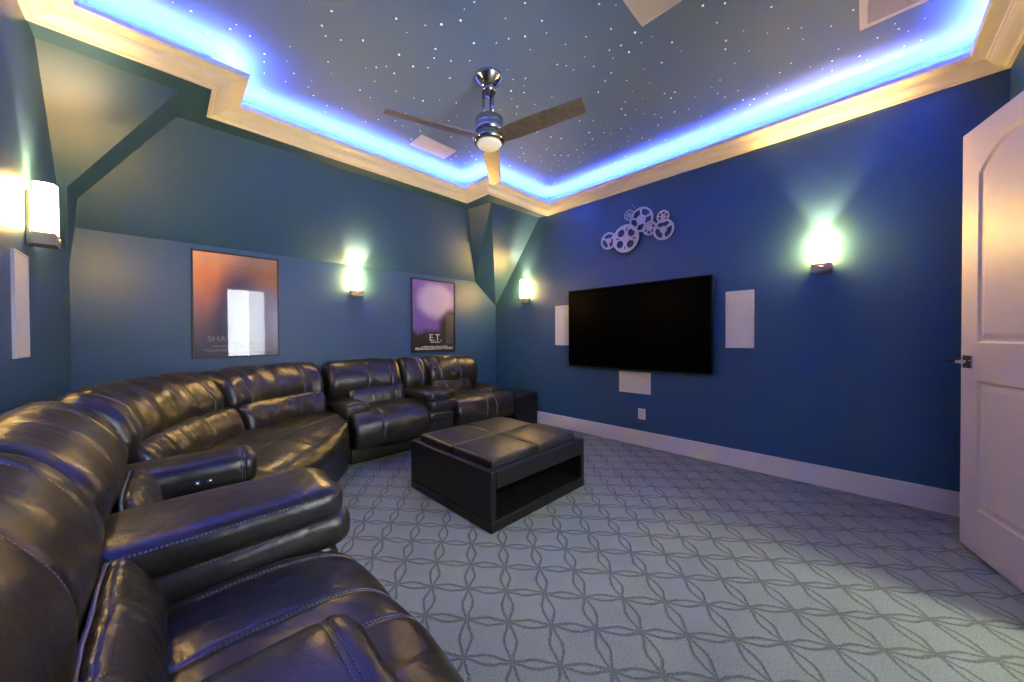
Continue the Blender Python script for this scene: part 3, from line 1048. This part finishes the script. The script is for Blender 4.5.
# ------------------------------------------------------------------ wall sconces
def sconce(label, pos, nrm):
    """pos = point on the wall at the bottom of the plate, nrm = direction into the room."""
    t = thing('wall_sconce', label, 'wall light', pos, 'glass wall sconces')
    n = Vector(nrm)
    s = Vector((-n.y, n.x, 0))
    def P(a, d, z):
        return s * a + n * d + Vector((0, 0, z))
    W, H = 0.061, 0.335
    def bx(name, m, a0, a1, d0, d1, z0, z1, par, bev=0.002):
        bm = bmesh.new()
        bm_box(bm, a0, a1, d0, d1, z0, z1, bev, 1)
        for v in bm.verts:
            v.co = P(v.co.x, v.co.y, v.co.z)
        return from_bm(name, bm, m, par)
    bx('back_plate', M_BRONZE, -W + 0.010, W - 0.010, 0.001, 0.016, 0.0, H - 0.05, t)
    tr = bx('bottom_bracket', M_BRONZE, -W - 0.002, W + 0.002, 0.0165, 0.100, 0.004, 0.070, t)
    bx('finial', M_BRONZE, -0.014, 0.014, 0.1002, 0.110, 0.030, 0.046, tr)
    # open-topped glass: flattened half cylinder wall with thickness
    def ring(W_, D_, n_=28):
        return [(W_ * math.copysign(abs(math.cos(a)) ** 0.7, math.cos(a)), 0.060 + D_ * math.copysign(abs(math.sin(a)) ** 0.7, math.sin(a))) for a in [2 * PI * i / n_ for i in range(n_)]]
    o_, i_ = ring(W - 0.002, 0.040), ring(W - 0.009, 0.033)
    V, Fc = [], []
    k = len(o_)
    for z in (0.0715, H):
        for q in (o_, i_):
            V += [P(x, y, z) for x, y in q]
    for i in range(k):
        n_ = (i + 1) % k
        Fc += [(i, n_, 2 * k + n_, 2 * k + i), (k + i, 3 * k + i, 3 * k + n_, k + n_), (2 * k + i, 2 * k + n_, 3 * k + n_, 3 * k + i), (i, k + i, k + n_, n_)]
    obj('glass_shade', V, Fc, M_SHADE, t, True)
    la = bpy.data.lights.new('sconce_bulb', 'POINT')
    la.energy = BULB_W
    la.color = (1.0, 0.58, 0.22)
    la.shadow_soft_size = 0.018
    lo = bpy.data.objects.new('sconce_bulb', la)
    C.objects.link(lo)
    lo.parent = t
    lo.location = P(0, 0.060, H - 0.11)
    return t
sconce('lit glass sconce on the left wall, nearest to the camera', (L, 3.15, 1.765), (1, 0, 0))
sconce('lit glass sconce on the back wall between the two framed posters', (1.628, B, 1.752), (0, -1, 0))
sconce('lit glass sconce in the corner left of the television', (R, 3.60, 1.777), (-1, 0, 0))
sconce('lit glass sconce right of the television, above the tall speaker grille', (R, 0.248, 1.783), (-1, 0, 0))

# ------------------------------------------------------------------ open door at the right
DF, DH = Vector((3.397, -0.412, 0)), Vector((2.56, -0.66, 0))
dl = (DH - DF).length
dd = (DH - DF).normalized()
dn = Vector((-dd.y, dd.x, 0))
if dn.y < 0:
    dn = -dn
TK = 0.042
def DP(w_, z, dep=0.0):
    p = DF + dd * w_ + dn * dep
    return (p.x, p.y, z)
def rect_loop(w0, w1, z0, z1):
    return [(w0, z0), (w1, z0), (w1, z1), (w0, z1)]
def arch_loop(w0, w1, z0, zs, rise, n=14):
    pts = [(w0, z0), (w1, z0)]
    for i in range(n + 1):
        q = 1 - i / n
        x = w0 + (w1 - w0) * q
        h = math.sin(PI * q)
        pts.append((x, zs + rise * (h ** 0.85 if h > 0 else 0)))
    return pts
def ins(loop, d):
    cx = sum(p[0] for p in loop) / len(loop)
    n = len(loop)
    out = []
    for i in range(n):
        p0, p1, p2 = (Vector(loop[(i + j - 1) % n]) for j in range(3))
        e1, e2 = (p1 - p0), (p2 - p1)
        if e1.length < 1e-6 or e2.length < 1e-6:
            out.append(p1); continue
        e1.normalize(); e2.normalize()
        n1, n2 = Vector((-e1.y, e1.x)), Vector((-e2.y, e2.x))
        bs = n1 + n2
        k = bs.dot(n1)
        out.append(p1 + bs * (d / max(k, 0.35)))
    return out
M0, M1 = 0.138, dl - 0.138
loops = [rect_loop(M0, M1, 0.265, 1.00), arch_loop(M0, M1, 1.215, 2.17, 0.145)]
bm = bmesh.new()
def face_side(dep, sgn):
    outer = rect_loop(0, dl, 0.012, 2.442)
    es = []
    allv = []
    for lp in [outer] + loops:
        vs = [bm.verts.new(DP(p[0], p[1], dep)) for p in lp]
        allv.append(vs)
        for i in range(len(vs)):
            es.append(bm.edges.new((vs[i], vs[(i + 1) % len(vs)])))
    bmesh.ops.triangle_fill(bm, use_beauty=True, use_dissolve=False, edges=es)
    for lp, vs in zip(loops, allv[1:]):
        prev = vs
        for d, h in ((0.010, 0.010), (0.024, 0.010), (0.050, 0.003)):
            cur = [bm.verts.new(DP(p[0], p[1], dep - sgn * h)) for p in ins(lp, d)]
            for i in range(len(cur)):
                bm.faces.new((prev[i], prev[(i + 1) % len(cur)], cur[(i + 1) % len(cur)], cur[i]))
            prev = cur
        bmesh.ops.triangle_fill(bm, use_beauty=True, use_dissolve=False, edges=[bm.edges.get((prev[i], prev[(i + 1) % len(prev)])) for i in range(len(prev))])
    return allv[0]
A_ = face_side(0.0, 1)
B_ = face_side(-TK, -1)
for i in range(4):
    bm.faces.new((A_[i], A_[(i + 1) % 4], B_[(i + 1) % 4], B_[i]))
door = from_bm('door_1', bm, M_DOOR)
struct(door, 'open white two-panel interior door with an arched upper panel')
def lever(sgn):
    bm = bmesh.new()
    dep = 0.0 if sgn > 0 else -TK
    def bx(w0, w1, d0, d1, z0, z1, bev):
        b2 = bmesh.new()
        bm_box(b2, w0, w1, d0, d1, z0, z1, bev, 2)
        for v in b2.verts:
            v.co = Vector(DP(v.co.x, v.co.z, dep + sgn * v.co.y))
        me = bpy.data.meshes.new('tmp')
        b2.to_mesh(me)
        b2.free()
        bm.from_mesh(me)
        bpy.data.meshes.remove(me)
    bx(0.034, 0.108, 0.001, 0.010, 1.066, 1.140, 0.002)
    bx(0.061, 0.081, 0.010, 0.052, 1.093, 1.113, 0.003)
    bx(-0.030, 0.083, 0.048, 0.062, 1.094, 1.112, 0.004)
    o = from_bm('door_handle', bm, M_NICKEL, door)
    o['label'] = 'satin nickel lever handle on a square plate'
lever(1)
lever(-1)
bm = bmesh.new()
for z in (0.3, 1.25, 2.2):
    bmesh.ops.create_cone(bm, cap_ends=True, segments=10, radius1=0.007, radius2=0.007, depth=0.09, matrix=Matrix.Translation(Vector(DP(dl + 0.004, z, -0.010))))
from_bm('hinge', bm, M_NICKEL, door)

# ------------------------------------------------------------------ ceiling fan
FX, FY = 1.757, 2.0
fan = thing('ceiling_fan', 'three-bladed ceiling fan with a nickel motor and round frosted light', 'ceiling fan', (FX, FY, ZT))
def lathe(name, pr, m, par=fan, n=40):
    bm = bmesh.new()
    bm_lathe(bm, [(r, z - ZT) for r, z in pr], n)
    return from_bm(name, bm, m, par, True)
lathe('canopy', [(0.105, ZT - 0.001), (0.108, ZT - 0.008), (0.102, ZT - 0.020), (0.055, ZT - 0.062), (0.040, ZT - 0.075)], M_NICKEL)
lathe('hanger_ball', [(0.01, ZT - 0.0755), (0.050, ZT - 0.080), (0.058, ZT - 0.098), (0.048, ZT - 0.120), (0.02, ZT - 0.124)], M_NICKEL)
for k in range(3):
    a = 0.5 + k * 2 * PI / 3
    bm = bmesh.new()
    bm_lathe(bm, [(0.012, 2.905 - ZT), (0.012, -0.115)], 12, 0.042 * math.cos(a), 0.042 * math.sin(a))
    from_bm('rod', bm, M_NICKEL, fan, True)
lathe('motor_housing', [(0.02, 2.908), (0.098, 2.905), (0.106, 2.898), (0.106, 2.852), (0.104, 2.848), (0.106, 2.844), (0.106, 2.800), (0.09, 2.79)], M_NICKEL, n=48)
lathe('blade_hub', [(0.06, 2.7895), (0.112, 2.785), (0.118, 2.765), (0.118, 2.735), (0.108, 2.722), (0.085, 2.7205)], M_NICKEL, n=48)
lathe('light_lens', [(0.088, 2.7200), (0.092, 2.714), (0.082, 2.700), (0.05, 2.692), (0.005, 2.690)], M_LENS, n=40)
for ang in (162.0, 44.0, -76.0):
    a = math.radians(ang)
    ca, sa = math.cos(a), math.sin(a)
    prof2 = [(0.100, 0.050, 0.060), (0.20, 0.062, 0.068), (0.36, 0.064, 0.066), (0.55, 0.060, 0.060), (0.72, 0.054, 0.055), (0.748, 0.052, 0.050)]
    V, Fc = [], []
    pt = math.radians(-17.0)
    for r, w0, w1 in prof2:
        for yy, zz in ((-w0, -0.004), (w1, -0.004), (w1, 0.004), (-w0, 0.004)):
            y2, z2 = yy * math.cos(pt) - zz * math.sin(pt), yy * math.sin(pt) + zz * math.cos(pt)
            V.append((r * ca - y2 * sa, r * sa + y2 * ca, 2.752 - ZT + z2))
    for i in range(len(prof2) - 1):
        for k in range(4):
            Fc.append((i * 4 + k, i * 4 + (k + 1) % 4, (i + 1) * 4 + (k + 1) % 4, (i + 1) * 4 + k))
    Fc += [(0, 1, 2, 3), tuple(len(V) - 4 + k for k in range(4))]
    obj('blade', V, Fc, M_BLADE, fan)

# ------------------------------------------------------------------ flush plates in the tray ceiling
def ceiling_plate(name, label, cat, x0, x1, y0, y1, slats=False):
    c = ((x0 + x1) / 2, (y0 + y1) / 2, ZT)
    t = thing(name, label, cat, c)
    hx, hy = (x1 - x0) / 2, (y1 - y0) / 2
    w_ = 0.035 if slats else 0.010
    bm = bmesh.new()
    for q in ((-hx, -hx + w_, -hy, hy), (hx - w_, hx, -hy, hy), (-hx + w_, hx - w_, -hy, -hy + w_), (-hx + w_, hx - w_, hy - w_, hy)):
        bm_box(bm, *q, -0.012, -0.0005)
    from_bm('frame', bm, M_TRIM, t)
    if slats:
        box('slat_shade_sheet', M_VENTDARK, -hx + w_, hx - w_, -hy + w_, hy - w_, -0.002, -0.0006, t)  # grey sheet whose colour stands in for the shade behind the slats
        n = 15
        for i in range(n):
            x = -hx + w_ + (2 * (hx - w_)) * (i + 0.5) / n
            V = [(x + 0.005, -hy + w_, -0.011), (x + 0.005, hy - w_, -0.011), (x - 0.005, hy - w_, -0.004), (x - 0.005, -hy + w_, -0.004)]
            V += [(v[0] + 0.0012, v[1], v[2] + 0.0006) for v in V]
            obj('slat', V, [(0, 1, 2, 3), (7, 6, 5, 4), (0, 1, 5, 4), (1, 2, 6, 5), (2, 3, 7, 6), (3, 0, 4, 7)], M_TRIM, t)
    else:
        box('grille', M_PLATE, -hx + w_, hx - w_, -hy + w_, hy - w_, -0.009, -0.0006, t)
    return t
ceiling_plate('ceiling_speaker', 'white flush speaker panel in the tray ceiling beside the left fan blade', 'speaker', 1.777, 2.187, 3.002, 3.239)
ceiling_plate('ceiling_speaker', 'white flush speaker panel in the tray ceiling, cut by the top of the picture', 'speaker', 1.743, 2.150, 0.75, 0.991)
ceiling_plate('ceiling_vent', 'white louvred air vent in the tray ceiling near the right corner', 'vent', 2.765, 3.173, -0.257, 0.028, True)

# ------------------------------------------------------------------ star lights
bm = bmesh.new()
bmesh.ops.create_uvsphere(bm, u_segments=8, v_segments=5, radius=0.0048)
for v in bm.verts:
    v.co.z *= 0.35
sm = bpy.data.meshes.new('star_light')
bm.to_mesh(sm)
bm.free()
sm.materials.append(M_STAR)
pts = []
xmin, xmax, ymin, ymax = L + 0.2, R - 0.2, N + 0.2, YC - 0.2
def in_tray(x, y):
    if x < XJ + 0.2 and y > YA - 0.2:
        return False
    if x > XR - 0.2 and y > YJ - 0.2:
        return False
    return True
def in_view(x, y):
    d = Vector((x, y, ZT - EYE))
    q = d.dot(f_)
    if q < 0.3:
        return False
    a, b = 512 + 350.13 * d.dot(r_) / q, 341 - 350.13 * d.dot(u_) / q
    return -10 < a < 1034 and -10 < b < 692
tries = 0
while len(pts) < 300 and tries < 60000:
    tries += 1
    x, y = rnd.uniform(xmin, xmax), rnd.uniform(ymin, ymax)
    if not in_tray(x, y) or not in_view(x, y):
        continue
    if 1.78 < x < 2.23 and 3.02 < y < 3.30 or 1.74 < x < 2.2 and 0.74 < y < 1.02 or 2.78 < x < 3.23 and -0.28 < y < 0.05 or (x - FX) ** 2 + (y - FY) ** 2 < 0.02:
        continue
    if any((x - a) ** 2 + (y - b) ** 2 < 0.0045 for a, b in pts):
        continue
    pts.append((x, y))
for x, y in pts:
    o = bpy.data.objects.new('star_light', sm)
    C.objects.link(o)
    s_ = rnd.choice((0.6, 0.8, 1.0, 1.25))
    o.scale = (s_, s_, s_)
    o.location = (x, y, ZT - 0.001)
    tag(o, 'tiny white star light set in the dark tray ceiling', 'star light', 'star lights in the tray ceiling')
